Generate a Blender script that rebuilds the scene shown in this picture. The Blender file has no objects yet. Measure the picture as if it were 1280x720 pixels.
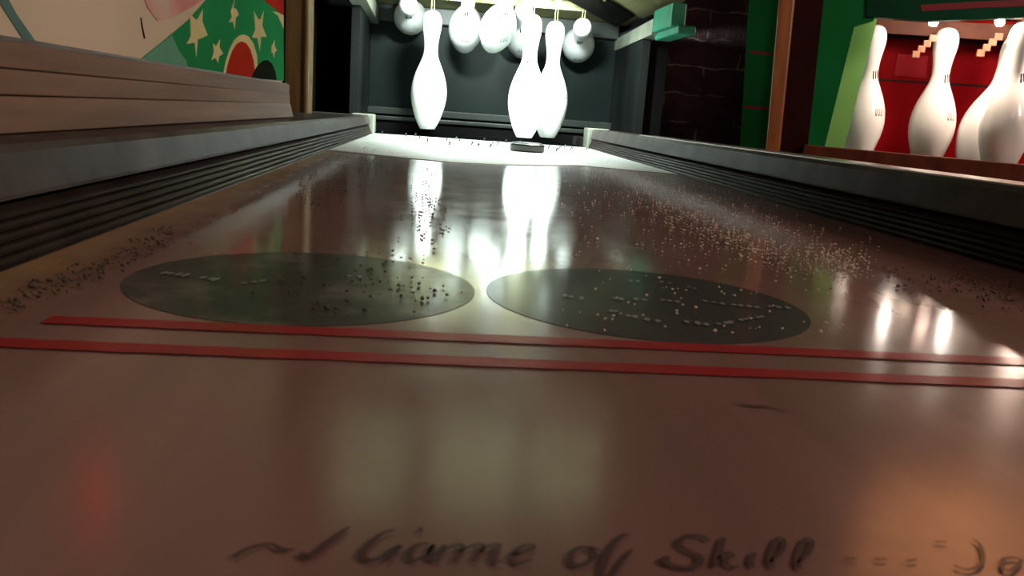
import bpy, bmesh, math, random
from math import radians, sin, cos, pi
from mathutils import Vector, Matrix, noise
random.seed(7)
S = bpy.context.scene
COL = S.collection

# ------------------------------------------------------------------ camera
F, PW, PH = 1030.0, 1280, 720
YAW, PITCH, ROLL, CAMH = radians(5.829), radians(11.8716), radians(4.0333), 0.07
FW = Vector((sin(YAW)*cos(PITCH), cos(YAW)*cos(PITCH), -sin(PITCH)))
RT = Vector((cos(YAW), -sin(YAW), 0)); UP = RT.cross(FW)
RT2 = RT*cos(ROLL) + UP*sin(ROLL); UP2 = UP*cos(ROLL) - RT*sin(ROLL)
CP = Vector((0, 0, CAMH))
cd = bpy.data.cameras.new('camera'); cam = bpy.data.objects.new('camera', cd); COL.objects.link(cam)
cam.matrix_world = Matrix(((RT2.x, UP2.x, -FW.x, CP.x), (RT2.y, UP2.y, -FW.y, CP.y), (RT2.z, UP2.z, -FW.z, CP.z), (0, 0, 0, 1)))
cd.sensor_width = 36; cd.lens = F/PW*36; cd.clip_start = 0.005
cd.dof.use_dof = True; cd.dof.focus_distance = 1.5; cd.dof.aperture_fstop = 45
S.camera = cam

# ------------------------------------------------------------------ world, lights, exposure
S.view_settings.view_transform = 'Standard'; S.view_settings.look = 'None'
S.view_settings.gamma = 1; S.view_settings.use_curve_mapping = False
S.view_settings.exposure = 0
w = bpy.data.worlds.new('world'); S.world = w; w.use_nodes = True
w.node_tree.nodes['Background'].inputs[0].default_value = (0.5, 0.3, 0.28, 1)
w.node_tree.nodes['Background'].inputs[1].default_value = 0.02

def light(name, kind, loc, power, color, size=0.1, size_y=None, target=None):
    l = bpy.data.lights.new(name, kind); l.energy = power; l.color = color
    if kind == 'AREA':
        l.size = size
        if size_y: l.shape = 'RECTANGLE'; l.size_y = size_y
    else: l.shadow_soft_size = size
    o = bpy.data.objects.new(name, l); COL.objects.link(o); o.location = loc
    if target: o.rotation_euler = (Vector(target)-Vector(loc)).to_track_quat('-Z', 'Y').to_euler()
    return o
# the room's ceiling lamp behind the player, and an unseen fill added at the right to brighten the painted panel
light('room_light', 'AREA', (0.5, -1.6, 1.75), 12.5, (1.0, 0.60, 0.52), 0.9, target=(0.1, 0.5, 0))
light('panel_fill', 'AREA', (1.7, 0.10, 0.95), 17.0, (1.0, 0.82, 0.66), 0.35, target=(-0.2, 0.45, 0.1))
# lamps under the hood of the lane and under the hood of the neighbouring machine
HOOD_BULBS = [(0.015, 1.93, 0.368), (0.275, 1.93, 0.368)]
for p in HOOD_BULBS:
    # each bulb throws light back at the pins and down on the end of the lane; the spot cones keep it off the rest of the room
    for tgt, pw, ang in (((0.14, 2.30, 0.10), 20, 150), ((0.14, 1.74, 0.0), 13, 92)):
        sp = light('hood_light', 'SPOT', (p[0], p[1]-0.005, p[2]-0.025), pw, (0.86, 1.0, 0.95), 0.02, target=tgt)
        sp.data.spot_size = radians(ang); sp.data.spot_blend = 0.45

# ------------------------------------------------------------------ pixel helpers (frame 1280x720)
def ray(px, py): return FW + RT2*((px-PW/2)/F) - UP2*((py-PH/2)/F)
def on_z(px, py, z=0.0): d = ray(px, py); return CP + d*((z-CP.z)/d.z)
def on_y(px, py, y): d = ray(px, py); return CP + d*((y-CP.y)/d.y)
def on_x(px, py, x): d = ray(px, py); return CP + d*((x-CP.x)/d.x)
def on_plane(px, py, p0, n): d = ray(px, py); return CP + d*((p0-CP).dot(n)/d.dot(n))

# ------------------------------------------------------------------ materials
def mat(name, col, rough=0.5, metal=0.0, coat=0.0, coat_rough=0.05, var=0.0, scale=20, stretch=(1, 1, 1), bump=0.0, spec=0.5, emit=None, estr=0.0, col2=None):
    m = bpy.data.materials.new(name); m.use_nodes = True
    nt = m.node_tree; N = nt.nodes; L = nt.links; b = N['Principled BSDF']
    b.inputs['Base Color'].default_value = (*col, 1); b.inputs['Roughness'].default_value = rough
    b.inputs['Metallic'].default_value = metal; b.inputs['Coat Weight'].default_value = coat
    b.inputs['Coat Roughness'].default_value = coat_rough; b.inputs['Specular IOR Level'].default_value = spec
    if emit: b.inputs['Emission Color'].default_value = (*emit, 1); b.inputs['Emission Strength'].default_value = estr
    if var or bump or col2:
        g = N.new('ShaderNodeNewGeometry'); mp = N.new('ShaderNodeMapping'); mp.inputs['Scale'].default_value = stretch
        t = N.new('ShaderNodeTexNoise'); t.inputs['Scale'].default_value = scale; t.inputs['Detail'].default_value = 5
        L.new(g.outputs['Position'], mp.inputs['Vector']); L.new(mp.outputs[0], t.inputs['Vector'])
        r = N.new('ShaderNodeValToRGB'); r.color_ramp.elements[0].position = 0.32; r.color_ramp.elements[1].position = 0.68
        c2 = col2 or tuple(min(1, c*(1+var)) for c in col); c1 = col if col2 else tuple(c*(1-var) for c in col)
        r.color_ramp.elements[0].color = (*c1, 1); r.color_ramp.elements[1].color = (*c2, 1)
        L.new(t.outputs['Fac'], r.inputs[0]); L.new(r.outputs[0], b.inputs['Base Color'])
        if bump:
            bp = N.new('ShaderNodeBump'); bp.inputs['Strength'].default_value = bump; bp.inputs['Distance'].default_value = 0.002
            L.new(t.outputs['Fac'], bp.inputs['Height']); L.new(bp.outputs[0], b.inputs['Normal'])
    return m

def lane_material(name, col1, col2, worn=None, dirt=True):
    """varnished maple: grain, cloudy wear, tan dust along the left cushion"""
    m = bpy.data.materials.new(name); m.use_nodes = True
    nt = m.node_tree; N = nt.nodes; L = nt.links; b = N['Principled BSDF']
    g = N.new('ShaderNodeNewGeometry')
    mp = N.new('ShaderNodeMapping'); mp.inputs['Scale'].default_value = (40, 3.0, 1); L.new(g.outputs['Position'], mp.inputs[0])
    t = N.new('ShaderNodeTexNoise'); t.inputs['Scale'].default_value = 1.0; t.inputs['Detail'].default_value = 6; L.new(mp.outputs[0], t.inputs['Vector'])
    r = N.new('ShaderNodeValToRGB'); r.color_ramp.elements[0].position = 0.3; r.color_ramp.elements[1].position = 0.7
    r.color_ramp.elements[0].color = (*col1, 1); r.color_ramp.elements[1].color = (*col2, 1); L.new(t.outputs['Fac'], r.inputs[0])
    out = r.outputs[0]
    t2 = N.new('ShaderNodeTexNoise'); t2.inputs['Scale'].default_value = 22; t2.inputs['Detail'].default_value = 8; t2.inputs['Roughness'].default_value = 0.7
    L.new(g.outputs['Position'], t2.inputs['Vector'])
    if worn:
        rr = N.new('ShaderNodeValToRGB'); rr.color_ramp.elements[0].position = 0.5; rr.color_ramp.elements[1].position = 0.75
        L.new(t2.outputs['Fac'], rr.inputs[0])
        mx = N.new('ShaderNodeMix'); mx.data_type = 'RGBA'; mx.inputs['B'].default_value = (*worn, 1)
        L.new(rr.outputs[0], mx.inputs['Factor']); L.new(out, mx.inputs['A']); out = mx.outputs['Result']
    if dirt:
        sx = N.new('ShaderNodeSeparateXYZ'); L.new(g.outputs['Position'], sx.inputs[0])
        mr = N.new('ShaderNodeMapRange'); mr.inputs['From Min'].default_value = -0.158; mr.inputs['From Max'].default_value = -0.112
        mr.inputs['To Min'].default_value = 0.75; mr.inputs['To Max'].default_value = -0.25; L.new(sx.outputs['X'], mr.inputs['Value'])
        ad = N.new('ShaderNodeMath'); ad.operation = 'ADD'; ad.use_clamp = True
        sb = N.new('ShaderNodeMath'); sb.operation = 'MULTIPLY_ADD'; sb.inputs[1].default_value = 1.2; sb.inputs[2].default_value = -0.55
        L.new(t2.outputs['Fac'], sb.inputs[0]); L.new(sb.outputs[0], ad.inputs[0]); L.new(mr.outputs[0], ad.inputs[1])
        mx = N.new('ShaderNodeMix'); mx.data_type = 'RGBA'; mx.inputs['B'].default_value = (0.30, 0.20, 0.085, 1)
        L.new(ad.outputs[0], mx.inputs['Factor']); L.new(out, mx.inputs['A']); out = mx.outputs['Result']
        # dust dulls the varnish there
        iv = N.new('ShaderNodeMath'); iv.operation = 'MULTIPLY_ADD'; iv.inputs[1].default_value = -0.7; iv.inputs[2].default_value = 0.9
        L.new(ad.outputs[0], iv.inputs[0]); L.new(iv.outputs[0], b.inputs['Coat Weight'])
    else: b.inputs['Coat Weight'].default_value = 0.32
    L.new(out, b.inputs['Base Color'])
    b.inputs['Roughness'].default_value = 0.6; b.inputs['Specular IOR Level'].default_value = 0.15
    cr = N.new('ShaderNodeMapRange'); cr.inputs['From Min'].default_value = 0.3; cr.inputs['From Max'].default_value = 0.7
    cr.inputs['To Min'].default_value = 0.06; cr.inputs['To Max'].default_value = 0.14
    L.new(t2.outputs['Fac'], cr.inputs['Value'])
    sy = N.new('ShaderNodeSeparateXYZ'); L.new(g.outputs['Position'], sy.inputs[0])
    wr = N.new('ShaderNodeMapRange'); wr.inputs['From Min'].default_value = 0.16; wr.inputs['From Max'].default_value = 0.40   # the varnish is scuffed at the player's end
    wr.inputs['To Min'].default_value = 0.085; wr.inputs['To Max'].default_value = 0.0; L.new(sy.outputs['Y'], wr.inputs['Value'])
    ws = N.new('ShaderNodeMath'); ws.operation = 'ADD'; L.new(cr.outputs[0], ws.inputs[0]); L.new(wr.outputs[0], ws.inputs[1])
    L.new(ws.outputs[0], b.inputs['Coat Roughness'])
    return m

M = {}
M['lane'] = lane_material('lane_wood', (0.132, 0.070, 0.064), (0.200, 0.107, 0.098))
M['disc'] = lane_material('disc_ink', (0.016, 0.019, 0.021), (0.028, 0.031, 0.032), None, False)
M['discworn'] = lane_material('disc_ink_worn', (0.017, 0.022, 0.020), (0.032, 0.036, 0.032), (0.13, 0.12, 0.105), False)
M['red_paint'] = lane_material('red_stripe_paint', (0.20, 0.003, 0.006), (0.27, 0.005, 0.009), None, False)
M['ink'] = lane_material('faded_ink', (0.042, 0.024, 0.026), (0.066, 0.034, 0.036), (0.11, 0.055, 0.05), False)
M['faint'] = lane_material('faint_print', (0.13, 0.13, 0.14), (0.20, 0.20, 0.21), None, False)
M['laminate'] = mat('white_laminate', (0.48, 0.52, 0.48), 0.6, var=0.12, scale=30)
M['rubber'] = mat('ribbed_rubber', (0.020, 0.014, 0.013), 0.34, var=0.3, scale=40, spec=0.02)
M['trim'] = mat('grey_trim', (0.055, 0.048, 0.046), 0.33, var=0.3, scale=25, bump=0.1, spec=0.018)
M['plank'] = mat('brown_planks', (0.165, 0.100, 0.068), 0.55, var=0.25, scale=6, stretch=(1, 0.6, 12), spec=0.04)
M['post'] = mat('golden_post', (0.20, 0.125, 0.045), 0.4, var=0.25, scale=10, stretch=(8, 8, 1))
M['wood'] = mat('dark_red_wood', (0.11, 0.028, 0.015), 0.4, spec=0.15, var=0.3, scale=10, stretch=(3, 3, 1))
M['orange_wood'] = mat('orange_wood', (0.33, 0.11, 0.035), 0.35, var=0.25, scale=10, stretch=(6, 6, 1))
M['maroon'] = mat('maroon_board', (0.026, 0.005, 0.005), 0.5, var=0.2, spec=0.08)
M['black'] = mat('black_board', (0.003, 0.003, 0.003), 0.8, var=0.2, spec=0.1)
M['pit'] = mat('black_pit', (0.003, 0.003, 0.003), 0.8, var=0.3, spec=0.05)
M['backpanel'] = mat('dark_green_panel', (0.0038, 0.0095, 0.0085), 0.5, var=0.25, scale=7, spec=0.15)
M['sidepanel'] = mat('charcoal_side', (0.007, 0.0085, 0.0082), 0.5, var=0.2, scale=8, spec=0.2)
M['olive'] = mat('olive_board', (0.28, 0.28, 0.135), 0.6, var=0.15, scale=8)
M['greybar'] = mat('grey_bar', (0.026, 0.031, 0.027), 0.4, var=0.2, spec=0.3)
M['beam'] = mat('grey_beam', (0.20, 0.215, 0.17), 0.5, var=0.15)
M['teal'] = mat('teal_paint', (0.03, 0.22, 0.135), 0.45, var=0.15, scale=14)
M['dark_plate'] = mat('dark_plate', (0.003, 0.003, 0.002), 0.8, spec=0.1)
M['metal'] = mat('bracket_metal', (0.40, 0.38, 0.20), 0.4, metal=0.5, var=0.2, scale=60)
M['pin'] = mat('pin_white', (0.80, 0.83, 0.82), 0.28, coat=0.5, coat_rough=0.1, var=0.02, scale=8)
M['pin_ink'] = mat('pin_ink', (0.006, 0.006, 0.008), 0.6, spec=0.0)
M['pin_grey'] = mat('pin_grey_ink', (0.16, 0.17, 0.17), 0.6, spec=0.0)
M['pin_purple'] = mat('pin_purple_ink', (0.03, 0.008, 0.02), 0.6, spec=0.0)
M['steel'] = mat('puck_steel', (0.16, 0.165, 0.165), 0.3, metal=1.0)
M['puck_top'] = mat('puck_cap', (0.02, 0.022, 0.022), 0.5, spec=0.15)
M['wire'] = mat('rollover_wire', (0.01, 0.012, 0.01), 0.4)
M['bead'] = mat('wax_bead', (0.62, 0.55, 0.45), 0.5, var=0.2, scale=300)
M['shaded_wax'] = mat('shaded_wax_beads', (0.045, 0.032, 0.022), 0.7, var=0.4, scale=300)
M['cream'] = mat('mural_cream', (0.52, 0.44, 0.34), 0.5, spec=0.0, var=0.10, scale=5)
M['green'] = mat('mural_green', (0.022, 0.24, 0.085), 0.5, spec=0.0, var=0.15, scale=6)
M['teal_fade'] = mat('mural_teal', (0.11, 0.29, 0.20), 0.5, spec=0.0, var=0.12, scale=9)
M['mural_red'] = mat('mural_red', (0.36, 0.030, 0.018), 0.5, spec=0.0, var=0.12, scale=12)
M['mural_pink'] = mat('mural_pink', (0.50, 0.15, 0.17), 0.5, spec=0.0, var=0.2, scale=14, col2=(0.52, 0.40, 0.34))
M['mural_dark'] = mat('mural_dark', (0.014, 0.020, 0.014), 0.5, spec=0.0)
M['mural_blue'] = mat('mural_blue_line', (0.10, 0.19, 0.18), 0.5, spec=0.0, var=0.15)
M['mural_star'] = mat('mural_star', (0.56, 0.52, 0.27), 0.5, spec=0.0, var=0.06, scale=20)
M['nb_green'] = mat('cabinet_green', (0.006, 0.17, 0.040), 0.45, var=0.2, scale=5, spec=0.08)
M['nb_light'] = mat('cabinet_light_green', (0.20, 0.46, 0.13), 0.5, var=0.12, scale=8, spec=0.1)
M['nb_dark'] = mat('cabinet_dark_green', (0.006, 0.060, 0.028), 0.45, var=0.3, scale=5, spec=0.06)
M['nb_red'] = mat('cabinet_red', (0.20, 0.0015, 0.004), 0.6, var=0.1, scale=6, spec=0.04)
M['redline'] = mat('red_line', (0.22, 0.006, 0.015), 0.4)
M['nb_brown'] = mat('hanger_brown', (0.07, 0.024, 0.014), 0.55, spec=0.15, var=0.3, scale=20)
M['bracket'] = mat('bracket_tan', (0.22, 0.10, 0.055), 0.4, var=0.25, scale=60)
M['cabinet'] = mat('cabinet_side', (0.05, 0.02, 0.015), 0.5, var=0.2)
M['floor'] = mat('floor_carpet', (0.03, 0.012, 0.014), 0.9, var=0.4, scale=30)
M['ceiling'] = mat('ceiling_paint', (0.05, 0.04, 0.04), 0.9, var=0.2, scale=3)
M['wall'] = mat('wall_paint', (0.06, 0.03, 0.03), 0.8, var=0.2, scale=3)
M['bulb'] = mat('bulb_glow', (1, 1, 1), 0.4, emit=(0.85, 1.0, 0.92), estr=9)
M['nb_glow'] = mat('bracket_glare', (1, 1, 1), 0.4, emit=(1.0, 0.86, 0.72), estr=110)
M['glass_lit'] = mat('score_glass_lit', (0.3, 0.3, 0.2), 0.3, emit=(0.62, 0.80, 0.42), estr=1.3)
def blotchy(m, scale, lo, hi):
    nt = m.node_tree; b = nt.nodes['Principled BSDF']; e = b.inputs['Emission Strength'].default_value
    g = nt.nodes.new('ShaderNodeNewGeometry'); t = nt.nodes.new('ShaderNodeTexNoise'); t.inputs['Scale'].default_value = scale
    r = nt.nodes.new('ShaderNodeMapRange'); r.inputs['From Min'].default_value = 0.35; r.inputs['From Max'].default_value = 0.65
    r.inputs['To Min'].default_value = lo*e; r.inputs['To Max'].default_value = hi*e
    nt.links.new(g.outputs['Position'], t.inputs['Vector']); nt.links.new(t.outputs['Fac'], r.inputs['Value']); nt.links.new(r.outputs[0], b.inputs['Emission Strength'])
blotchy(M['glass_lit'], 9, .7, 1.3)
M['orange_lit'] = mat('orange_glass_lit', (0.4, 0.15, 0.05), 0.3, emit=(1.0, 0.36, 0.12), estr=2.2); blotchy(M['orange_lit'], 6, .25, 1.5)
M['red_lit'] = mat('red_lamp_lit', (0.4, 0.02, 0.02), 0.3, emit=(1.0, 0.05, 0.03), estr=2.0)

def brick_material():
    m = bpy.data.materials.new('dark_brick'); m.use_nodes = True
    nt = m.node_tree; N = nt.nodes; L = nt.links; b = N['Principled BSDF']
    g = N.new('ShaderNodeNewGeometry')
    n1 = N.new('ShaderNodeTexNoise'); n1.inputs['Scale'].default_value = 14; n1.inputs['Detail'].default_value = 4
    L.new(g.outputs['Position'], n1.inputs['Vector'])
    sub = N.new('ShaderNodeVectorMath'); sub.operation = 'SUBTRACT'; sub.inputs[1].default_value = (.5, .5, .5); L.new(n1.outputs['Color'], sub.inputs[0])
    sc = N.new('ShaderNodeVectorMath'); sc.operation = 'SCALE'; sc.inputs['Scale'].default_value = 0.035; L.new(sub.outputs[0], sc.inputs[0])
    ad = N.new('ShaderNodeVectorMath'); ad.operation = 'ADD'; L.new(g.outputs['Position'], ad.inputs[0]); L.new(sc.outputs[0], ad.inputs[1])
    sp = N.new('ShaderNodeSeparateXYZ'); L.new(ad.outputs[0], sp.inputs[0])
    cb = N.new('ShaderNodeCombineXYZ'); L.new(sp.outputs['X'], cb.inputs['X']); L.new(sp.outputs['Z'], cb.inputs['Y'])
    br = N.new('ShaderNodeTexBrick'); br.inputs['Scale'].default_value = 1
    br.inputs['Brick Width'].default_value = 0.235; br.inputs['Row Height'].default_value = 0.085
    br.inputs['Mortar Size'].default_value = 0.0032; br.inputs['Mortar Smooth'].default_value = 0.3
    br.inputs['Color1'].default_value = (0.105, 0.062, 0.064, 1); br.inputs['Color2'].default_value = (0.14, 0.082, 0.083, 1)
    br.inputs['Mortar'].default_value = (0.50, 0.42, 0.43, 1)
    L.new(cb.outputs[0], br.inputs['Vector'])
    n2 = N.new('ShaderNodeTexNoise'); n2.inputs['Scale'].default_value = 38; n2.inputs['Detail'].default_value = 7; L.new(g.outputs['Position'], n2.inputs['Vector'])
    # broken mortar: patches of it are as dark as the brick
    n3 = N.new('ShaderNodeTexNoise'); n3.inputs['Scale'].default_value = 11; n3.inputs['Detail'].default_value = 3; L.new(g.outputs['Position'], n3.inputs['Vector'])
    rp = N.new('ShaderNodeValToRGB'); rp.color_ramp.elements[0].position = 0.44; rp.color_ramp.elements[1].position = 0.58; L.new(n3.outputs['Fac'], rp.inputs[0])
    mx = N.new('ShaderNodeMix'); mx.data_type = 'RGBA'; mx.inputs['A'].default_value = (0.085, 0.050, 0.053, 1)
    L.new(rp.outputs[0], mx.inputs['Factor']); L.new(br.outputs['Color'], mx.inputs['B'])
    L.new(mx.outputs['Result'], b.inputs['Base Color'])
    mu = N.new('ShaderNodeMath'); mu.operation = 'MULTIPLY_ADD'; mu.inputs[1].default_value = -0.6; L.new(br.outputs['Fac'], mu.inputs[0]); L.new(n2.outputs['Fac'], mu.inputs[2])
    bp = N.new('ShaderNodeBump'); bp.inputs['Strength'].default_value = 0.9; bp.inputs['Distance'].default_value = 0.02
    L.new(mu.outputs[0], bp.inputs['Height']); L.new(bp.outputs[0], b.inputs['Normal'])
    b.inputs['Roughness'].default_value = 0.75
    return m
M['brick'] = brick_material()

# ------------------------------------------------------------------ mesh helpers (world coordinates)
def hull_box(bm, P):   # 8 corners: 0-3 bottom loop, 4-7 top loop
    v = [bm.verts.new(p) for p in P]
    fs = [(3, 2, 1, 0), (4, 5, 6, 7), (0, 1, 5, 4), (1, 2, 6, 5), (2, 3, 7, 6), (3, 0, 4, 7)]
    return [bm.faces.new([v[i] for i in f]) for f in fs]
def box(bm, x0, x1, y0, y1, z0, z1, mi=0):
    for f in hull_box(bm, [(x0, y0, z0), (x1, y0, z0), (x1, y1, z0), (x0, y1, z0), (x0, y0, z1), (x1, y0, z1), (x1, y1, z1), (x0, y1, z1)]): f.material_index = mi
def slab(bm, pts, nrm, t, mi=0):
    """polygon pts (front face) thickened by t against nrm"""
    n = Vector(nrm).normalized(); pts = [Vector(p) for p in pts]
    a = Vector((0, 0, 0))
    for i in range(len(pts)): a += pts[i].cross(pts[(i+1) % len(pts)])
    if a.dot(n) < 0: pts.reverse()
    f = [bm.verts.new(p) for p in pts]; b = [bm.verts.new(p - n*t) for p in pts]
    k = len(pts); fs = [bm.faces.new(f), bm.faces.new(list(reversed(b)))]
    for i in range(k): fs.append(bm.faces.new([f[i], b[i], b[(i+1) % k], f[(i+1) % k]]))
    for q in fs: q.material_index = mi
def extrude_profile(bm, prof, y0, y1, x_at0=0.0, x_at1=0.0, n=1):
    """closed (x,z) profile swept along y; x shifted linearly"""
    rings = []
    for i in range(n+1):
        t = i/n; y = y0+(y1-y0)*t; dx = x_at0+(x_at1-x_at0)*t
        rings.append([bm.verts.new((x+dx, y, z)) for x, z in prof])
    k = len(prof)
    for i in range(n):
        for j in range(k): bm.faces.new([rings[i][j], rings[i][(j+1) % k], rings[i+1][(j+1) % k], rings[i+1][j]])
    bm.faces.new(list(reversed(rings[0]))); bm.faces.new(rings[-1])
    bmesh.ops.recalc_face_normals(bm, faces=bm.faces[:])
def lathe(bm, prof, seg=40, mtx=None):
    rings = []
    for r, z in prof:
        if r < 1e-6: rings.append([bm.verts.new((0, 0, z))])
        else: rings.append([bm.verts.new((r*cos(2*pi*i/seg), r*sin(2*pi*i/seg), z)) for i in range(seg)])
    for a, b in zip(rings, rings[1:]):
        for i in range(seg):
            j = (i+1) % seg
            q = [a[0 if len(a) == 1 else i], a[0 if len(a) == 1 else j], b[0 if len(b) == 1 else j], b[0 if len(b) == 1 else i]]
            q2 = []
            for x in q:
                if x not in q2: q2.append(x)
            if len(q2) > 2: bm.faces.new(q2)
    if len(rings[0]) > 1: bm.faces.new(list(reversed(rings[0])))
    if len(rings[-1]) > 1: bm.faces.new(rings[-1])
    if mtx: bmesh.ops.transform(bm, matrix=mtx, verts=bm.verts[:])
def tube(bm, pts, r, seg=8):
    pts = [Vector(p) for p in pts]; rings = []
    for i, p in enumerate(pts):
        d = (pts[min(i+1, len(pts)-1)] - pts[max(i-1, 0)]).normalized()
        a = d.orthogonal().normalized(); b = d.cross(a)
        if i and (a.dot(pa) < 0.5):
            a = (pa - d*pa.dot(d)).normalized(); b = d.cross(a)
        pa = a
        rr = r[i] if isinstance(r, (list, tuple)) else r
        rings.append([bm.verts.new(p + a*rr*cos(2*pi*k/seg) + b*rr*sin(2*pi*k/seg)) for k in range(seg)])
    for A, B in zip(rings, rings[1:]):
        for k in range(seg): bm.faces.new([A[k], A[(k+1) % seg], B[(k+1) % seg], B[k]])
    bm.faces.new(list(reversed(rings[0]))); bm.faces.new(rings[-1])
def smooth(pts, n=6):
    """Catmull-Rom through points (tuples of any length)"""
    out = []
    for i in range(len(pts)-1):
        p0, p1, p2, p3 = pts[max(i-1, 0)], pts[i], pts[i+1], pts[min(i+2, len(pts)-1)]
        for k in range(n):
            t = k/n
            out.append(tuple(0.5*((2*b)+(c-a)*t+(2*a-5*b+4*c-d)*t*t+(3*b-a-3*c+d)*t**3) for a, b, c, d in zip(p0, p1, p2, p3)))
    out.append(tuple(pts[-1])); return out

def obj(name, bm, mats, parent=None, local=False, shade=False, bevel=0.0, label=None, up=False):
    bmesh.ops.recalc_face_normals(bm, faces=bm.faces[:])
    if up:
        for f in bm.faces:
            f.normal_update()
            if f.normal.z < 0: f.normal_flip()
    if parent is not None and not local:
        q = parent; off = Vector((0, 0, 0))
        while q: off += q.location; q = q.parent
        bmesh.ops.translate(bm, vec=-off, verts=bm.verts[:])
    me = bpy.data.meshes.new(name); bm.to_mesh(me); bm.free()
    for m in (mats if isinstance(mats, (list, tuple)) else [mats]): me.materials.append(m)
    if shade:
        for p in me.polygons: p.use_smooth = True
    o = bpy.data.objects.new(name, me); COL.objects.link(o); o.parent = parent
    if bevel:
        md = o.modifiers.new('bevel', 'BEVEL'); md.width = bevel; md.segments = 2; md.limit_method = 'ANGLE'
    if label: o['label'] = label
    return o
def thing(name, label, cat, loc=(0, 0, 0), group=None):
    o = bpy.data.objects.new(name, None); COL.objects.link(o); o.location = loc; o.empty_display_size = 0.05
    o['label'] = label; o['category'] = cat
    if group: o['group'] = group
    return o
def tag(o, label, cat, group=None, kind=None):
    o['label'] = label; o['category'] = cat
    if group: o['group'] = group
    if kind: o['kind'] = kind
    return o
def struct(name, bm, m):
    o = obj(name, bm, m); o['kind'] = 'structure'; return o
B = bmesh.new

# ------------------------------------------------------------------ the room
FZ = -0.75
bm = B(); box(bm, -2.6, 3.2, -2.6, 2.75, FZ-0.1, FZ); struct('floor', bm, M['floor'])
bm = B(); box(bm, -2.6, 3.2, -2.6, 2.75, 1.9, 2.0); struct('ceiling', bm, M['ceiling'])
bm = B(); box(bm, -2.6, 3.2, 2.62, 2.75, FZ, 1.9); struct('wall_back', bm, M['brick'])
bm = B(); box(bm, -2.7, -2.6, -2.6, 2.75, FZ, 1.9); struct('wall_left', bm, M['wall'])
bm = B(); box(bm, 3.2, 3.3, -2.6, 2.75, FZ, 1.9); struct('wall_right', bm, M['wall'])

# ------------------------------------------------------------------ the bowling machine: lane, rails, hood
XL, XR0, XR1, Y0, YE = -0.158, 0.343, 0.376, -0.30, 2.10
def xr(y): return XR0 + (XR1-XR0)*max(0, (y-0.4))/(YE-0.4)
mach = thing('bowling_machine', 'long bowling machine with glossy brown lane, dark ribbed side cushions and a lit pin hood', 'bowling machine', (0.1, 0.9, FZ))
# cabinet under the lane
bm = B(); box(bm, -0.33, 0.44, Y0, 2.50, FZ, -0.03); obj('cabinet', bm, M['cabinet'], mach)
bm = B(); hull_box(bm, [(XL, Y0, -.03), (XR0, Y0, -.03), (XR1, YE, -.03), (XL, YE, -.03), (XL, Y0, 0), (XR0-.012, Y0, 0), (XR1, YE, 0), (XL, YE, 0)])
obj('playfield', bm, M['lane'], mach, label='glossy brown varnished wooden lane')
# white worn laminate at the far end, its front edge a shallow bow
edge = [on_z(*q) for q in [(476, 193), (520, 199), (562, 203), (620, 206), (680, 207), (722, 207), (800, 214)]]
pts = [(XL+.001, edge[0].y+0.02, 0)] + [(p.x, p.y, 0) for p in edge[1:-1]] + [(xr(1.2)-.001, 1.20, 0), (XR1-.001, YE, 0), (XL+.001, YE, 0)]
bm = B(); slab(bm, [(x, y, .0008) for x, y, z in pts[:-2]] + [(x, y, .0008) for x, y, z in pts[-2:]], (0, 0, 1), .0007)
obj('end_sheet', bm, M['laminate'], mach, label='pale worn sheet at the pin end of the lane')
# rollover wires
for q in [(478, 168), (507, 171), (520, 170), (524, 175), (534, 178), (558, 178), (562, 182), (570, 176), (574, 179), (590, 182), (598, 184), (604, 176), (613, 185), (616, 181), (622, 182), (631, 178), (640, 182), (648, 179), (696, 190), (686, 187), (700, 187), (706, 186), (714, 189), (734, 189)]:
    p = on_z(q[0], q[1]); p.y = min(p.y, 2.06); p.x = max(min(p.x, XR1-.02), XL+.02)
    bm = B(); tube(bm, smooth([(p.x, p.y+.012, .0006), (p.x, p.y+.004, .007), (p.x+.001, p.y-.004, .0085), (p.x+.001, p.y-.008, .006)], 4), .0014, 6)
    obj('rollover_wire', bm, M['wire'], mach, shade=True)
# printed decoration under the varnish
def disc(name, c, r, m, z=.00018):
    bm = B(); pts = [(c[0]+r*cos(2*pi*i/72), c[1]+r*sin(2*pi*i/72), z) for i in range(72)]
    slab(bm, pts, (0, 0, 1), .00015); return obj(name, bm, m, mach, label='dark round emblem printed on the lane')
d1 = disc('round_emblem', (-.048, .322), .066, M['discworn'])
d2 = disc('round_emblem', (.087, .321), .0645, M['disc'])
def flat_stroke(bm, pts, z, t=.00015):
    """ribbon through (x, y, halfwidth) points on the lane"""
    L_, R_ = [], []
    for i, (x, y, h) in enumerate(pts):
        a, b = pts[max(i-1, 0)], pts[min(i+1, len(pts)-1)]
        d = Vector((b[0]-a[0], b[1]-a[1])); d = d.normalized() if d.length else Vector((1, 0))
        n = Vector((-d.y, d.x))*h
        L_.append((x+n.x, y+n.y)); R_.append((x-n.x, y-n.y))
    for i in range(len(pts)-1):
        v = [bm.verts.new((p[0], p[1], z)) for p in (L_[i], R_[i], R_[i+1], L_[i+1])]
        bm.faces.new(v)
def words(rows, parent):
    bm = B()
    for (a, b_, c_) in rows:      # each a word: wavy stroke between two pixels
        pa, pb = on_z(*a), on_z(*b_); n = max(2, int((pb-pa).length/.0030))
        for k in range(n):
            p = pa.lerp(pb, (k+.5)/n); h = c_*random.uniform(.55, 1.25)*1.0; x = random.uniform(-.0006, .0006)
            flat_stroke(bm, [(p.x-.0005+x, p.y-h, .0005), (p.x+x, p.y, .0012), (p.x+.0006+x, p.y+h, .0006)], .00062)
    obj('emblem_lettering', bm, M['faint'], parent, up=True)
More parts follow.
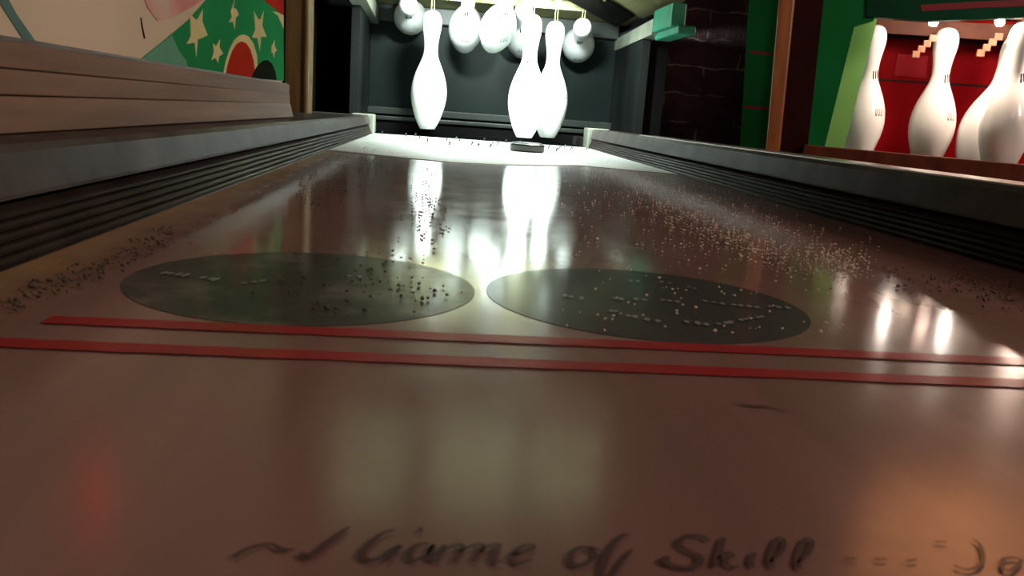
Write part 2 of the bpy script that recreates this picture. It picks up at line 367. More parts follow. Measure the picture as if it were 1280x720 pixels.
words([((785, 352), (803, 353), .0022), ((822, 353), (842, 356), .0022), ((856, 359), (874, 363), .0025),
       ((700, 370), (730, 375), .003), ((765, 374), (782, 376), .002), ((790, 375), (812, 377), .002), ((822, 376), (852, 379), .002),
       ((878, 377), (908, 382), .002), ((912, 382), (950, 386), .002), ((955, 384), (992, 387), .002),
       ((760, 390), (772, 391), .002), ((780, 396), (798, 398), .002), ((803, 400), (828, 404), .002), ((852, 403), (888, 408), .0022), ((893, 407), (918, 404), .002), ((922, 402), (956, 397), .002)], d2)
words([((200, 342), (235, 346), .003), ((250, 348), (275, 352), .003), ((300, 356), (335, 352), .002), ((430, 346), (455, 348), .002)], d1)
def stripe(py0, x0, x1, ya, yb):
    bm = B(); n = 120; t = []; b_ = []
    for i in range(n+1):
        x = x0+(x1-x0)*i/n
        t.append((x, yb + .0006*noise.noise(Vector((x*160, yb*50, 0))), .0004)); b_.append((x, ya + .0006*noise.noise(Vector((x*160, ya*70, 3))), .0004))
    for i in range(n):
        v = [bm.verts.new(p) for p in (t[i], b_[i], b_[i+1], t[i+1])]; bm.faces.new(v)
    obj('red_stripe', bm, M['red_paint'], mach, up=True, label='thin red stripe painted across the lane')
stripe(0, -.114, XR0-.06, .2465, .2555)
stripe(0, -.122, XR0-.06, .2215, .2300)
# scratch
bm = B(); flat_stroke(bm, smooth([(*on_z(918, 505).xy, .0002), (*on_z(940, 509).xy, .0007), (*on_z(960, 510).xy, .0005), (*on_z(985, 516).xy, .0002)], 6), .0005)
obj('scratch_mark', bm, M['ink'], mach, up=True)
# hand-lettered script "A Game of Skill - - - Jo"
def script(strokes):
    bm = B()
    for st in strokes:
        pts = []
        for (px, py, wpx) in st:
            p = on_z(px, py); pts.append((p.x, p.y, wpx*0.5*0.000118))
        flat_stroke(bm, smooth(pts, 6), .0005)
    obj('script_lettering', bm, M['ink'], mach, up=True, label='dark script lettering on the lane')
script([
 [(293, 701, 5), (300, 694, 8), (318, 686, 7), (338, 683, 5), (352, 690, 8), (368, 690, 4)],                       # A, entry swash and bar
 [(437, 661, 3), (425, 670, 9), (408, 683, 11), (393, 695, 12), (382, 699, 14), (376, 694, 6)],                    # A, thick stem
 [(494, 665, 4), (478, 670, 7), (460, 684, 9), (452, 697, 10), (462, 703, 8), (478, 699, 6), (490, 690, 7), (500, 686, 7), (490, 696, 8), (484, 704, 6)],   # G
 [(525, 663, 8), (526, 668, 6)],
 [(536, 683, 5), (522, 684, 6), (512, 695, 9), (515, 704, 8), (530, 699, 5), (542, 684, 7), (536, 698, 8), (542, 704, 5)],                                # a
 [(556, 684, 7), (548, 697, 8), (545, 706, 6)], [(552, 694, 5), (566, 685, 5), (578, 685, 7), (572, 697, 8), (566, 706, 6)], [(574, 694, 5), (590, 685, 5), (604, 684, 7), (597, 696, 8), (590, 705, 6)], [(600, 693, 5), (612, 685, 6), (624, 684, 7), (617, 697, 9), (616, 706, 8), (628, 704, 4)],   # m
 [(640, 697, 5), (656, 692, 6), (668, 687, 6), (660, 684, 6), (648, 689, 8), (640, 699, 10), (646, 707, 8), (664, 703, 4)],  # e
 [(738, 688, 7), (722, 688, 7), (713, 698, 9), (716, 709, 9), (732, 708, 7), (744, 697, 7), (738, 688, 7), (752, 692, 4)],   # o
 [(787, 673, 5), (778, 672, 7), (766, 684, 9), (757, 700, 10), (752, 716, 9), (752, 730, 8), (762, 728, 5), (776, 706, 7), (790, 690, 5)],   # f
 [(886, 679, 9), (876, 673, 7), (858, 673, 8), (848, 682, 9), (858, 691, 9), (874, 699, 11), (872, 709, 11), (856, 713, 9), (840, 710, 10), (830, 704, 14), (836, 699, 8)],  # S
 [(904, 675, 9), (899, 690, 10), (893, 711, 9)], [(897, 702, 6), (910, 694, 8), (916, 698, 6), (906, 703, 7), (914, 712, 7), (924, 710, 4)],   # k
 [(941, 685, 8), (941, 686, 8)], [(942, 694, 8), (938, 706, 9), (942, 713, 6)],                                     # i
 [(962, 706, 5), (976, 692, 7), (980, 679, 7), (972, 676, 7), (965, 690, 9), (962, 706, 9), (968, 713, 5)],         # l
 [(996, 707, 5), (1010, 693, 7), (1015, 680, 7), (1006, 677, 7), (999, 692, 9), (996, 708, 9), (1002, 715, 5)],     # l
 [(1056, 701, 5), (1070, 702, 5)], [(1092, 702, 5), (1108, 702, 5)], [(1132, 704, 5), (1146, 703, 5)],              # dashes
 [(1168, 680, 4), (1182, 680, 5)], [(1216, 677, 4), (1224, 684, 6), (1228, 698, 7), (1224, 710, 6), (1208, 715, 5), (1192, 710, 7)],   # J
 [(1268, 700, 6), (1254, 702, 7), (1252, 713, 7), (1264, 716, 6), (1276, 704, 6), (1268, 700, 6)],                  # o
])

# cushions: ribbed rubber, one each side
def ribs(sign):
    prof = [(0, -.001)]
    n = 5; h = .0195
    for i in range(n):
        z0, z1 = .0005 + h*i/n, .0005 + h*(i+1)/n
        o = -.0016*i
        prof += [(o-.0012, z0), (o+.0002, z0+(z1-z0)*.25), (o+.0004, z0+(z1-z0)*.6), (o-.0009, z1-.0004)]
    prof += [(-.010, .0215), (-.020, .0215), (-.020, -.001)]
    return [(sign*x, z) for x, z in prof]
bm = B(); extrude_profile(bm, ribs(1), Y0, YE+.0, XL, XL); obj('cushion', bm, M['rubber'], mach, label='ribbed dark rubber cushion along the left of the lane')
def right_sweep(name, prof, m, label=None, ya=Y0, yb=YE):
    bm = B(); ys = [ya, 0.4, yb] ; rings = []
    for y in ys: rings.append([bm.verts.new((xr(y)+x, y, z)) for x, z in prof])
    k = len(prof)
    for a, b_ in zip(rings, rings[1:]):
        for j in range(k): bm.faces.new([a[j], a[(j+1) % k], b_[(j+1) % k], b_[j]])
    bm.faces.new(list(reversed(rings[0]))); bm.faces.new(rings[-1])
    return obj(name, bm, m, mach, label=label)
right_sweep('cushion', ribs(-1), M['rubber'], 'ribbed dark rubber cushion along the right of the lane')
# grey trims above the cushions
tr = [(-.014, .0215), (-.0045, .0245), (-.0045, .0262), (-.0085, .0415), (-.0115, .0445), (-.050, .0445), (-.050, .0215)]
bm = B(); extrude_profile(bm, tr, Y0, YE+.02, XL, XL); obj('rail_trim', bm, M['trim'], mach, label='dark grey rail above the left cushion')
tr2 = [(.014, .0215), (.0045, .0245), (.0045, .0262), (.0080, .0445), (.0115, .0480), (.050, .0480), (.050, .0215)]
right_sweep('rail_trim', tr2, M['trim'], 'dark grey rail above the right cushion', yb=YE+.02)
M['cap'] = mat('rail_glint_metal', (0.42, 0.38, 0.36), 0.28, metal=0.8, var=0.15, scale=30)  # metal strip added so the right rail's top shows a highlight
right_sweep('rail_glint', [(.0125, .0478), (.0125, .0492), (.050, .0492), (.050, .0478)], M['cap'], 'metal strip added for the highlight on the right rail', yb=1.55)
# blunt ends of the rails at the pit
bm = B(); box(bm, XL-.05, XL+.004, YE-.045, YE+.02, 0.0, .047); obj('rail_end', bm, M['beam'], mach, bevel=.003)
bm = B(); box(bm, XR1-.004, XR1+.05, YE-.045, YE+.02, 0.0, .050); obj('rail_end', bm, M['beam'], mach, bevel=.003)
# outer sides carrying the rails
bm = B(); box(bm, -.33, XL-.012, Y0, 2.50, -.03, .0215); box(bm, -.33, -.2085, 1.20, YE+.02, .0215, .0435); obj('rail_base', bm, M['trim'], mach)
bm = B(); hull_box(bm, [(XR0+.012, Y0, -.03), (.44, Y0, -.03), (.44, 2.5, -.03), (XR1+.012, 2.5, -.03), (XR0+.012, Y0, .0215), (.44, Y0, .0215), (.44, 2.5, .0215), (XR1+.012, 2.5, .0215)]); obj('rail_base', bm, M['trim'], mach)
# left: three stacked boards and the painted panel above them
PX = -.20
for i, (za, zb, xa, xb) in enumerate([(.0445, .0605, -.1985, -.2030), (.0620, .0730, -.2035, -.2040), (.0745, .0860, -.2045, -.2045)]):
    bm = B(); hull_box(bm, [(xa, Y0, za), (xa, 1.185, za+.001), (-.24, 1.185, za+.001), (-.24, Y0, za), (xb, Y0, zb), (xb, 1.185, zb+.003), (-.24, 1.185, zb+.003), (-.24, Y0, zb)])
    obj('side_board', bm, M['plank'], mach, bevel=.0008, label='brown wooden board beside the left rail')
bm = B(); box(bm, -.24, -.2075, Y0, 1.184, .0215, .090); obj('side_board_core', bm, M['cabinet'], mach)
MX = -.213
mur = B()
box(mur, MX-.022, MX, Y0, 1.178, .0885, .62, 0)
def mp(pts, mi, lift, sm=False):
    P = [on_x(px, py, MX) for px, py in pts]
    slab(mur, [(MX+lift, p.y, p.z) for p in P], (1, 0, 0), lift-.0001 if lift > .0002 else lift, mi)
# order of material slots: cream green teal red pink dark blue star
mp([(162, 84), (200, 54), (235, 25), (262, -6), (300, -60), (353.5, -110), (354.5, 101)], 1, .0004)
mp([(164, 84.5), (198, 56), (214, 44), (222, 62), (232, 76), (236, 92)], 2, .0006)
mp([(178, -6), (262, -6), (240, 8), (214, 22), (196, 26), (184, 10)], 4, .0006)
mp([(0, -2), (0, 6), (22, 40), (40, 68), (54, 69), (46, 55), (20, 18), (8, -4)], 6, .0005)
mp([(175, 22), (176.5, 34), (179.5, 48), (181, 48), (178, 34), (176, 22)], 5, .0005)
for pts in [  # five stars
  [(236.5, 17), (243, 24), (246, 24), (252.5, 11.5), (252, 27), (258.5, 44), (250, 48), (246, 49), (244.5, 71), (242.5, 56), (242, 53), (232.5, 55), (237.5, 45)],
  [(292.5, 0), (291, 10), (294.5, 11), (297.5, 18), (294, 22), (292.5, 37), (290, 27), (285.5, 28), (289, 21), (287.5, 14), (289.5, 9)],
  [(316.5, 13.5), (322, 24), (325, 24), (329, 13.5), (327, 32), (332.5, 46), (325.5, 46), (324, 64), (321, 47.5), (314.5, 47), (318.5, 37)],
  [(274, 49), (273.5, 59), (278, 67), (273, 70), (271.5, 79), (268.5, 72), (263.5, 75), (266.5, 65), (265.5, 54), (269.5, 58)],
  [(343, 49), (342.5, 57), (345.5, 63), (343, 65), (341.5, 73), (340, 66), (338.5, 66), (339, 57), (340.5, 55)]]:
    mp(pts, 7, .0008)
mp([(278, 94.5), (281, 78), (286, 62), (292, 50), (298, 44.5), (304, 43), (310, 45.5), (316, 54), (320.5, 69), (322.5, 99)], 7, .0007)
mp([(281, 95), (284, 79), (289, 64), (295, 54.5), (301, 51.5), (307, 54), (312, 62), (316, 75), (319, 98.5)], 3, .0009)
mp([(312.5, 98), (316, 90), (321, 82), (328, 76), (334, 75), (339.5, 80), (343, 89), (345, 100)], 5, .0011)
mp([(327, -2), (334, 4), (344, 12), (354.2, 19), (354.2, -20), (330, -20)], 3, .0006)
mp([(340, 14), (347, 20), (354.2, 36), (354.2, 19.2), (346, 15)], 7, .0006)
obj('painted_panel', mur, [M['cream'], M['green'], M['teal_fade'], M['mural_red'], M['mural_pink'], M['mural_dark'], M['mural_blue'], M['mural_star']], mach, label='cream and green painted panel with pale stars')
# golden post at the left of the hood
pc = on_z(376, 143, .0435)
bm = B(); y = 1.80
xa, xb = on_y(356, 120, y).x, on_y(386, 120, y).x
box(bm, xa, xb, y, y+.05, .0435, .75)
tube(bm, [(xb-.006, y-.002, .0435), (xb-.006, y-.002, .75)], .0065, 12)
obj('hood_post', bm, M['post'], mach, label='golden brown wooden post at the left of the hood')
# pit and hood
HL, HR, HB = -.200, .503, 2.45
bm = B(); box(bm, -.33, .60, YE, 2.50, -.03, -.002); obj('pit_floor', bm, M['pit'], mach)
bm = B(); box(bm, HL, HR, HB, HB+.02, -.03, .30)
obj('pit_back', bm, M['backpanel'], mach, label='dark green back panel of the pin pit')
bm = B(); box(bm, HL, HR, 2.405, HB, .046, .066); box(bm, HL, HR, 2.36, 2.385, .030, .042); obj('pit_moulding', bm, M['greybar'], mach, bevel=.003)
bm = B(); box(bm, HL, HR, 2.37, HB-.002, -.002, .040); obj('pit_sill', bm, M['black'], mach)
for x0, x1 in ((HL-.02, HL), (HR, HR+.02)):
    bm = B(); box(bm, x0, x1, 2.12, HB+.02, -.002, .315); obj('pit_side', bm, M['sidepanel'], mach)
for bb in ((-.62, HL-.02, 2.44, 2.48, -.03, .9), (HR+.02, .575, 2.14, 2.48, -.03, .34), (-.335, -.315, 1.86, 2.44, .0435, .75)):
    bm = B(); box(bm, *bb); obj('hood_lining', bm, M['black'], mach)
# upper back rail and sloping ceiling board of the hood
bm = B(); box(bm, HL, HR, 2.42, HB+.02, .30, .345); obj('upper_rail', bm, M['greybar'], mach, bevel=.003)
def zc(y): return .345 + (2.45-y)*.075/.75
bm = B(); hull_box(bm, [(HL-.06, 1.70, zc(1.7)), (.60, 1.70, zc(1.7)), (.60, 2.47, zc(2.47)), (HL-.06, 2.47, zc(2.47)), (HL-.06, 1.70, zc(1.7)+.015), (.60, 1.70, zc(1.7)+.015), (.60, 2.47, zc(2.47)+.015), (HL-.06, 2.47, zc(2.47)+.015)])
obj('hood_ceiling', bm, M['olive'], mach, label='olive board above the pins')
# side beams running back to front under the ceiling
bm = B(); hull_box(bm, [(HR-.004, 2.02, .280), (HR+.03, 2.02, .280), (HR+.02, 2.45, .270), (HR-.004, 2.45, .270), (HR-.004, 2.02, .316), (HR+.03, 2.02, .316), (HR+.02, 2.45, .302), (HR-.004, 2.45, .302)]); obj('side_beam', bm, M['beam'], mach)
bm = B(); box(bm, HR-.004, HR+.030, 1.86, 2.02, .284, .335); box(bm, HR+.008, HR+.050, 1.84, 2.04, .268, .286); obj('side_beam_end', bm, M['teal'], mach, bevel=.004, label='teal green end of the right hood beam')
bm = B(); hull_box(bm, [(HL-.02, 1.90, .310), (HL+.022, 1.90, .310), (HL+.022, 2.45, .292), (HL-.02, 2.45, .292), (HL-.02, 1.90, .350), (HL+.022, 1.90, .350), (HL+.022, 2.45, .332), (HL-.02, 2.45, .332)]); obj('side_beam', bm, M['beam'], mach)
# dark slanted plate at the upper right
P = [on_y(q[0], q[1], yy) for q, yy in (((709, 0), 2.08), ((770, 34), 2.30), ((793, 21), 2.30), ((752, -3), 2.08))]
d = (P[0]-P[1])*0.25
bm = B(); slab(bm, [P[0]+d, P[1], P[2], P[3]+d], (0, -.5, -1), .006); obj('dark_plate', bm, M['dark_plate'], mach)
# hood header and score box above it
bm = B(); box(bm, -.34, .60, 1.66, 1.70, .345, .56); obj('hood_header', bm, M['wood'], mach)
bm = B(); box(bm, -.34, .60, 1.705, 2.45, .445, 1.15); obj('score_box', bm, M['cabinet'], mach)
sbx = [c for c in mach.children if c.name.startswith('score_box')][0]
for xa, xb in ((-.19, -.03), (.02, .21), (.24, .40)):
    bm = B(); box(bm, xa, xb, 1.695, 1.7048, .62, .80); obj('score_glass', bm, M['glass_lit'], sbx)
# bulbs under the hood: glowing globe on a short stem
for p in HOOD_BULBS:
    bm = B(); lathe(bm, [(0, -.016), (.008, -.014), (.0135, -.007), (.015, 0), (.013, .008), (.008, .014), (.006, .018)], 20, Matrix.Translation(p))
    o = obj('bulb', bm, M['bulb'], mach, shade=True)
    bm = B(); lathe(bm, [(.009, .0165), (.009, zc(p[1])-p[2])], 16, Matrix.Translation(p)); obj('bulb_socket', bm, M['metal'], o)
# brackets and cross bars of the pin hangers
bm = B(); box(bm, HL+.03, .42, 2.235, 2.25, zc(2.24)-.020, zc(2.24)+.001); obj('hanger_bar', bm, M['metal'], mach)
bm = B(); box(bm, HL+.06, .40, 2.125, 2.14, zc(2.13)-.016, zc(2.13)+.001); obj('hanger_bar', bm, M['metal'], mach)

# ------------------------------------------------------------------ pins
PINH = 0.288; K = PINH/15.0
PROF = [(0, 0), (.98, 0), (1.02, .06), (1.41, .75), (1.70, 1.4), (1.965, 2.25), (2.17, 2.95), (2.255, 3.375), (2.34, 3.9), (2.383, 4.5), (2.35, 5.15), (2.255, 5.875), (2.08, 6.55), (1.85, 7.25), (1.55, 7.95), (1.26, 8.625), (1.08, 9.05), (.982, 9.4), (.905, 9.9), (.90, 10.15), (.935, 10.875), (.985, 11.3), (1.047, 11.75), (1.13, 12.2), (1.21, 12.625), (1.26, 13.1), (1.273, 13.5), (1.235, 13.9), (1.13, 14.3), (.93, 14.65), (.65, 14.87), (.32, 14.97), (0, 15)]
def pin_profile():
    return [(PROF[0][0], 0)] + [(r*K*0.985, z*K) for r, z in PROF[1:]]
def prof_r(z):
    z = z/K
    for (r0, z0), (r1, z1) in zip(PROF[1:], PROF[2:]):
        if z0 <= z <= z1 and z1 > z0: return K*0.985*(r0+(r1-r0)*(z-z0)/(z1-z0))
    return .01
def surf_patch(bm, a0, a1, z0, z1, lift=.0004, n=4):
    """small printed mark hugging the pin's surface; angle 0 faces -y"""
    vs = []
    for j in range(n+1):
        z = z0+(z1-z0)*j/n; r = prof_r(z)+lift
        row = []
        for a in (a0, a1): row.append(bm.verts.new((r*sin(a), -r*cos(a), z)))
        vs.append(row)
    for j in range(n): bm.faces.new([vs[j][0], vs[j][1], vs[j+1][1], vs[j+1][0]])
def make_pin(ink, neck=True, turn=0.0):
    t = thing('bowling_pin', 'pin', 'bowling pin')
    bm = B(); lathe(bm, pin_profile(), 56); obj('body', bm, M['pin'], t, local=True, shade=True)
    bm = B()
    for k in range(3): surf_patch(bm, turn+(k-1)*.30-.075, turn+(k-1)*.30+.075, (9.1+.1*k)*K, (10.0+.06*k)*K)
    obj('neck_mark', bm, ink, t, local=True)
    bm = B()
    for k in range(3):
        a = turn + (k-1)*.16
        surf_patch(bm, a-.045, a-.025, 5.2*K, 6.0*K); surf_patch(bm, a+.025, a+.045, 5.2*K, 6.0*K); surf_patch(bm, a-.045, a+.045, 5.2*K, 5.38*K)
    obj('belly_mark', bm, M['pin_grey'], t, local=True)
    return t
def place(t, base=None, pivot=None, tilt=0.0, lean=0.0, spin=0.0, rod_top=None, label='', group='', rod_mat=None):
    """hang a pin: base point upright, or swung back about its head top"""
    R = Matrix.Rotation(spin, 4, 'Z') @ Matrix.Rotation(lean, 4, 'Y') @ Matrix.Rotation(tilt, 4, 'X')
    b = Vector(base) if base is not None else Vector(pivot) - (R @ Vector((0, 0, PINH)))
    t.matrix_world = Matrix.Translation(b) @ R
    t['label'] = label; t['group'] = group
    # hanger: a stirrup from the pin's top up to the ceiling board, in the pin's own frame
    top = R @ Vector((0, 0, PINH)) + b
    inv = (Matrix.Translation(b) @ R).inverted()
    s = inv @ (R @ Vector((0, 0, PINH-.004)) + b)
    bm = B()
    for dx in (-.0032, .0032):
        tube(bm, [inv @ (Vector((top.x+dx, top.y, top.z-.004)) if tilt > -.3 and tilt < .3 else Vector((top.x+dx, top.y+.004, top.z))), inv @ Vector((top.x+dx, top.y, rod_top))], .0012, 8)
    q = [inv @ Vector((top.x+ax, top.y+ay, rod_top+az)) for az in (-.022, 0) for ax, ay in ((-.008, -.006), (.008, -.006), (.008, .006), (-.008, .006))]
    hull_box(bm, q)
    obj('hanger', bm, rod_mat or M['metal'], t, local=True)
    return t
G1 = 'pins hanging over the lane'
p = on_y(534, 160, 2.14); p.z = .019
place(make_pin(M['pin_grey'], turn=.35), base=p, rod_top=zc(2.14), label='white bowling pin hanging upright alone left of centre over the lane end', group=G1)
p = on_y(655, 172, 2.03); p.z = .017
place(make_pin(M['pin_ink']), base=p, rod_top=zc(2.03), label='white bowling pin hanging upright, the front one of the overlapping upright pair', group=G1)
p = on_y(684, 172, 2.14); p.z = .018
place(make_pin(M['pin_grey'], turn=.9), base=p, rod_top=zc(2.14), label='white bowling pin hanging upright, half hidden behind the front pin of the pair', group=G1)
def raised(px, py, y, tilt, label, ink=None, swing=0.0, turn=0.0):
    """px,py: where the belly centre shows"""
    c = on_y(px, py, y)               # belly centre (4.5 in from base)
    R = Matrix.Rotation(swing, 4, 'Z') @ Matrix.Rotation(tilt, 4, 'X')
    base = c - R @ Vector((0, 0, 4.5*K))
    t = make_pin(ink or M['pin_ink'], turn=turn)
    top = base + R @ Vector((0, 0, PINH))
    return place(t, base=base, tilt=tilt, spin=swing, rod_top=max(zc(top.y), top.z+.004), label=label, group=G1)
T = radians
raised(513, 22, 2.36, T(86), 'white bowling pin swung up flat, leftmost of the raised pins')
raised(582, 37, 2.25, T(63), 'white bowling pin swung up, just right of the lone upright pin')
raised(622, 36, 2.15, T(63), 'white bowling pin swung up, large, between the other raised pins in the middle', turn=.25, swing=.12)
raised(653, 49, 2.38, T(72), 'white bowling pin swung up, dim, mostly hidden behind the front upright pin', swing=-.1)
raised(723, 57, 2.36, T(80), 'white bowling pin swung up, rightmost of the raised pins below the dark plate', swing=-.12)

# ------------------------------------------------------------------ puck
pk = thing('puck', 'small round steel puck with a dark top lying on the pale end of the lane', 'puck', (on_z(661, 191).x, 1.63, .0008))
bm = B(); lathe(bm, [(.030, 0), (.034, .002), (.0345, .012), (.033, .0145), (.030, .0155)], 40); obj('body', bm, M['steel'], pk, local=True, shade=False)
bm = B(); lathe(bm, [(.0295, .0150), (.029, .0165), (.026, .0175), (0, .0177)], 40); obj('cap', bm, M['puck_top'], pk, local=True)

# ------------------------------------------------------------------ wax beads: pale ones, and ones whose colour is darkened to look backlit
def scatter(name, pix_fn, n, rmin, rmax, m, label, cat):
    bm = B()
    for _ in range(n):
        q = pix_fn()
        p = on_z(*q)
        if not (Y0 < p.y < 2.05 and XL+.004 < p.x < xr(p.y)-.004): continue
        r = random.uniform(rmin, rmax)
        bmesh.ops.create_icosphere(bm, subdivisions=1, radius=r, matrix=Matrix.Translation((p.x, p.y, r*.7+.0006)) @ Matrix.Diagonal((random.uniform(.7, 1.4), random.uniform(.7, 1.4), random.uniform(.6, 1), 1)))
    o = obj(name, bm, m, shade=True); tag(o, label, cat, kind='stuff'); return o
ga = random.gauss
def band(pts, sig):
    def f():
        i = random.randrange(len(pts)-1); t = random.random()
        a, b = pts[i], pts[i+1]
        return (a[0]+(b[0]-a[0])*t+ga(0, sig*1.6), a[1]+(b[1]-a[1])*t+ga(0, sig))
    return f
fA = band([(735, 200), (790, 225), (850, 262), (900, 290), (960, 312), (1040, 325), (1060, 330)], 13)
fB = band([(740, 205), (820, 240), (900, 270), (1000, 300)], 22)
fC = lambda: (random.uniform(700, 1060), random.uniform(215, 420))
scatter('wax_beads', lambda: random.choice((fA, fA, fA, fA, fA, fB, fB, fB, fC))(), 1700, .0003, .00075, M['bead'], 'pale wax beads scattered along the right half of the lane', 'wax')
gA = band([(385, 250), (400, 225), (440, 205), (478, 200)], 14)
gB = band([(0, 385), (90, 350), (170, 315), (230, 285)], 7)
gC = band([(460, 325), (500, 350), (520, 370), (350, 360), (470, 330)], 16)
gD = band([(1110, 345), (1180, 350), (1240, 365), (1280, 380)], 9)
gE = band([(520, 220), (535, 245), (535, 260), (540, 300)], 9)
gF = band([(480, 205), (560, 214)], 8)
scatter('shaded_wax_beads', lambda: random.choice((gA, gA, gA, gA, gB, gB, gB, gC, gD, gD, gE, gE, gF))(), 950, .0003, .0009, M['shaded_wax'], 'wax beads coloured dark as if shaded, scattered over the left of the lane and under the right rail', 'shaded_wax')

# ------------------------------------------------------------------ neighbouring machine at the right, turned a little towards us
A = radians(20); U = Vector((cos(A), -sin(A), 0)); NF = Vector((-sin(A), -cos(A), 0))   # NF: the front's outward normal
P0 = Vector((0.84, 1.56, 0))
def np_(px, py, back=0.0): return on_plane(px, py, P0 - NF*back, NF)
nb = thing('bowling_machine', 'green neighbouring bowling machine with a lit red-backed pin opening at the right', 'bowling machine', (1.0, 1.7, FZ))
def nslab(name, pix, back, t, m, label=None, bevel=0, parent=None):
    bm = B(); slab(bm, [np_(*q, back) for q in pix], NF, t); return obj(name, bm, m, parent or nb, bevel=bevel, label=label)
nslab('front_board', [(1030, -60), (1100, -60), (1092, 26), (1068, 33), (1031, 183), (1009, 181)], 0, .02, M['nb_green'], 'green front board left of the opening')
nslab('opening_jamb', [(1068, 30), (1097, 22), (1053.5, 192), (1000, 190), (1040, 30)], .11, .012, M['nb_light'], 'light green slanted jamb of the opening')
hd = nslab('header', [(1086, -60), (1420, -60), (1420, 18), (1280, 22), (1163, 26), (1083, 21)], -.004, .025, M['nb_dark'], 'dark green header above the opening')
nslab('header_line', [(1150, 6), (1220, 2), (1420, -6), (1420, 3), (1220, 10), (1152, 14)], -.0048, .0006, M['redline'], parent=hd)
nslab('opening_sill', [(1006, 181), (1280, 205.5), (1420, 218), (1420, 262), (1280, 246), (1003, 205)], -.03, .05, M['wood'], 'dark red wooden sill under the pins', bevel=.002)
nslab('corner_post', [(994, -60), (1036, -60), (1008, 200), (971, 198)], -.002, .03, M['maroon'])
nslab('corner_moulding', [(979, -60), (1000, -60), (974, 198), (957, 196)], -.006, .03, M['orange_wood'], 'orange brown corner moulding', bevel=.004)
sd = nslab('side_panel', [(940, -60), (985, -60), (964, 200), (924, 196)], .04, .02, M['nb_green'], 'green side panel crossed by thin red lines')
nslab('side_line', [(937, 63.5), (976, 66), (975, 69.5), (936, 67)], .0394, .0006, M['redline'], parent=sd)
nslab('side_line', [(930, 131.5), (964, 134), (963, 138), (930, 135.5)], .0394, .0006, M['redline'], parent=sd)
# inside of the opening
rb = nslab('opening_back', [(1010, -40), (1420, -40), (1420, 230), (985, 200)], .36, .02, M['nb_red'], 'glossy red back board of the opening')
nslab('back_groove', [(1080, 97), (1420, 118), (1420, 121), (1080, 100)], .3592, .0008, M['maroon'], parent=rb)
nslab('back_tile', [(1122, 67.5), (1160, 70), (1158, 98), (1118, 94.5)], .3585, .0015, mat('tile_red', (0.26, 0.008, 0.014), 0.5, var=0.1, spec=0.08), parent=rb)
nslab('hanger_rail', [(1085, 24), (1420, 36), (1420, 62), (1086, 40)], .24, .01, M['nb_brown'])
nslab('hanger_rail', [(1085, 38), (1420, 52), (1420, 70), (1088, 45)], .33, .01, M['maroon'])
# roof and floor of the opening
def nbox(name, u0, u1, b0, b1, z0, z1, m, label=None):
    bm = B(); c = [P0 + U*u - NF*b for u, b in ((u0, b0), (u1, b0), (u1, b1), (u0, b1))]
    hull_box(bm, [(p.x, p.y, z0) for p in c] + [(p.x, p.y, z1) for p in c]); return obj(name, bm, m, nb, label=label)
nbox('opening_roof', .0, .75,   .022, .38, .345, .36, M['nb_brown'])
nbox('opening_floor', .0, .75, .022, .36, .000, .012, M['maroon'])
nbox('opening_end', .72, .75, .022, .36, .012, .345, M['nb_red'])
nbox('cabinet', -.03, .75, .03, .38, FZ, -.001, M['cabinet'])
sb2 = nbox('score_box', -.03, .75, .022, .30, .55, 1.2, M['cabinet'])
bm = B(); c = [P0 + U*u + NF*b for u, b in ((.10, .0), (.66, .0), (.66, -.022), (.10, -.022))]
hull_box(bm, [(p.x, p.y, .64) for p in c] + [(p.x, p.y, .90) for p in c]); obj('score_glass', bm, M['orange_lit'], sb2)
nbox('upper_board', -.03, .75, .022, .10, .36, .55, M['nb_dark'])
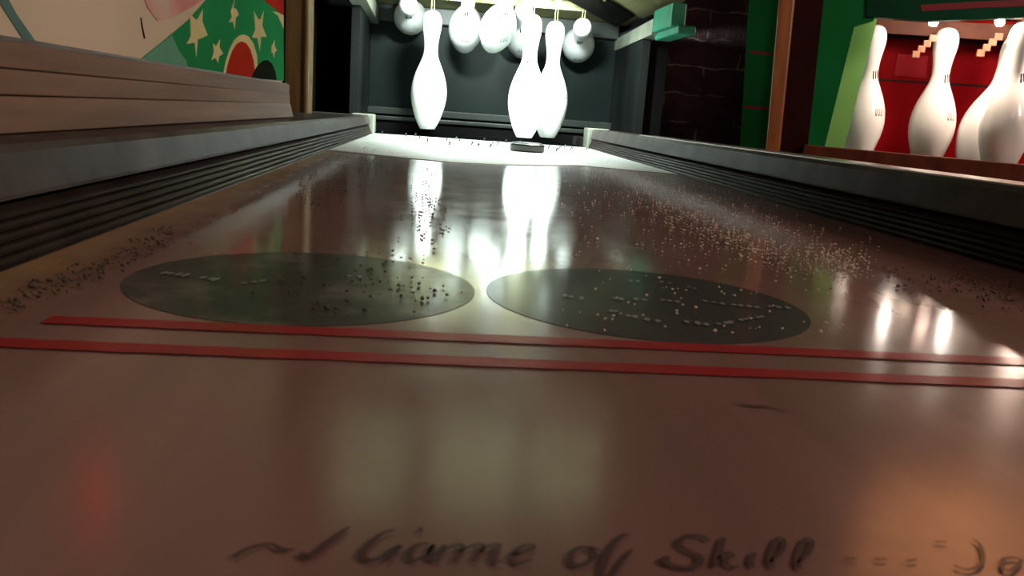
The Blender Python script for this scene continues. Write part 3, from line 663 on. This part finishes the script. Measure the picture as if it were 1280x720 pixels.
# its pins
G2 = 'pins of the neighbouring machine'
def nb_pin(px, py, back, label, turn=0.0, ink=None, lean=0.0):
    b = np_(px, py, back); b.z = .020
    return place(make_pin(ink or M['pin_purple'], turn=turn), base=b, lean=lean, rod_top=.345, label=label, group=G2, rod_mat=M['nb_brown'])
nb_pin(1070, 200, .20, 'white pin hanging in the red opening, leftmost, its left side behind the green jamb', turn=.3)
nb_pin(1157, 203, .20, 'white pin hanging in the red opening, second from the left and unobstructed', turn=.3)
nb_pin(1209, 208, .19, 'white pin leaning to the right in the red opening, partly behind the large front pin', turn=.3, lean=.22)
nb_pin(1246, 216, .07, 'large white pin hanging in front at the right of the red opening', turn=.3)
nb_pin(1316, 222, .20, 'white pin at the far right edge of the red opening', turn=.3)
for (px, py) in ((1158, 47), (1240, 45)):
    c = np_(px, py, .16)
    bm = B()
    for k in range(4):
        q = c + U*(.012-.009*k) - Vector((0, 0, .011*k))
        hull_box(bm, [(q + U*a_ - NF*b_ + Vector((0, 0, z_))) for z_ in (-.008, .006) for a_, b_ in ((-.007, -.004), (.007, -.004), (.007, .004), (-.007, .004))])
    obj('hanger_bracket', bm, M['bracket'], nb, bevel=.001)
# glowing bulbs added where metal brackets glare, strong enough to streak the lane
for (px, py) in ((1167, 27), (1250, 27)):
    c = np_(px, py, .07)
    bm = B(); lathe(bm, [(0, -.009), (.006, -.0075), (.0085, -.0025), (.0085, .0015), (.006, .007), (.004, .0105)], 18, Matrix.Translation(c))
    o = obj('bulb', bm, M['nb_glow'], nb, shade=True)
    bm = B(); lathe(bm, [(.006, .010), (.006, .345-c.z)], 14, Matrix.Translation(c)); obj('bulb_socket', bm, M['nb_brown'], o)
for u in (.16, .34, .52):
    c = P0 + U*u - NF*.06
    light('opening_light', 'POINT', (c.x, c.y, .325), 2.6, (1.0, .72, .56), .02)

# ------------------------------------------------------------------ red lamp on the painted panel, above the picture (seen mirrored in the lane)
LP = (MX+.0012, .50, .185)
rl = thing('signal_lamp', 'small round red lamp glowing on the painted panel above the left boards', 'lamp', LP)
RM = Matrix.Translation(LP) @ Matrix.Rotation(radians(90), 4, 'Y')
bm = B(); lathe(bm, [(.022, 0), (.022, .004), (.019, .006)], 28, RM); obj('lamp_base', bm, M['black'], rl)
bm = B(); lathe(bm, [(.018, .0055), (.0185, .009), (.015, .014), (.008, .017), (0, .018)], 28, RM); obj('lamp_globe', bm, M['red_lit'], rl, shade=True)
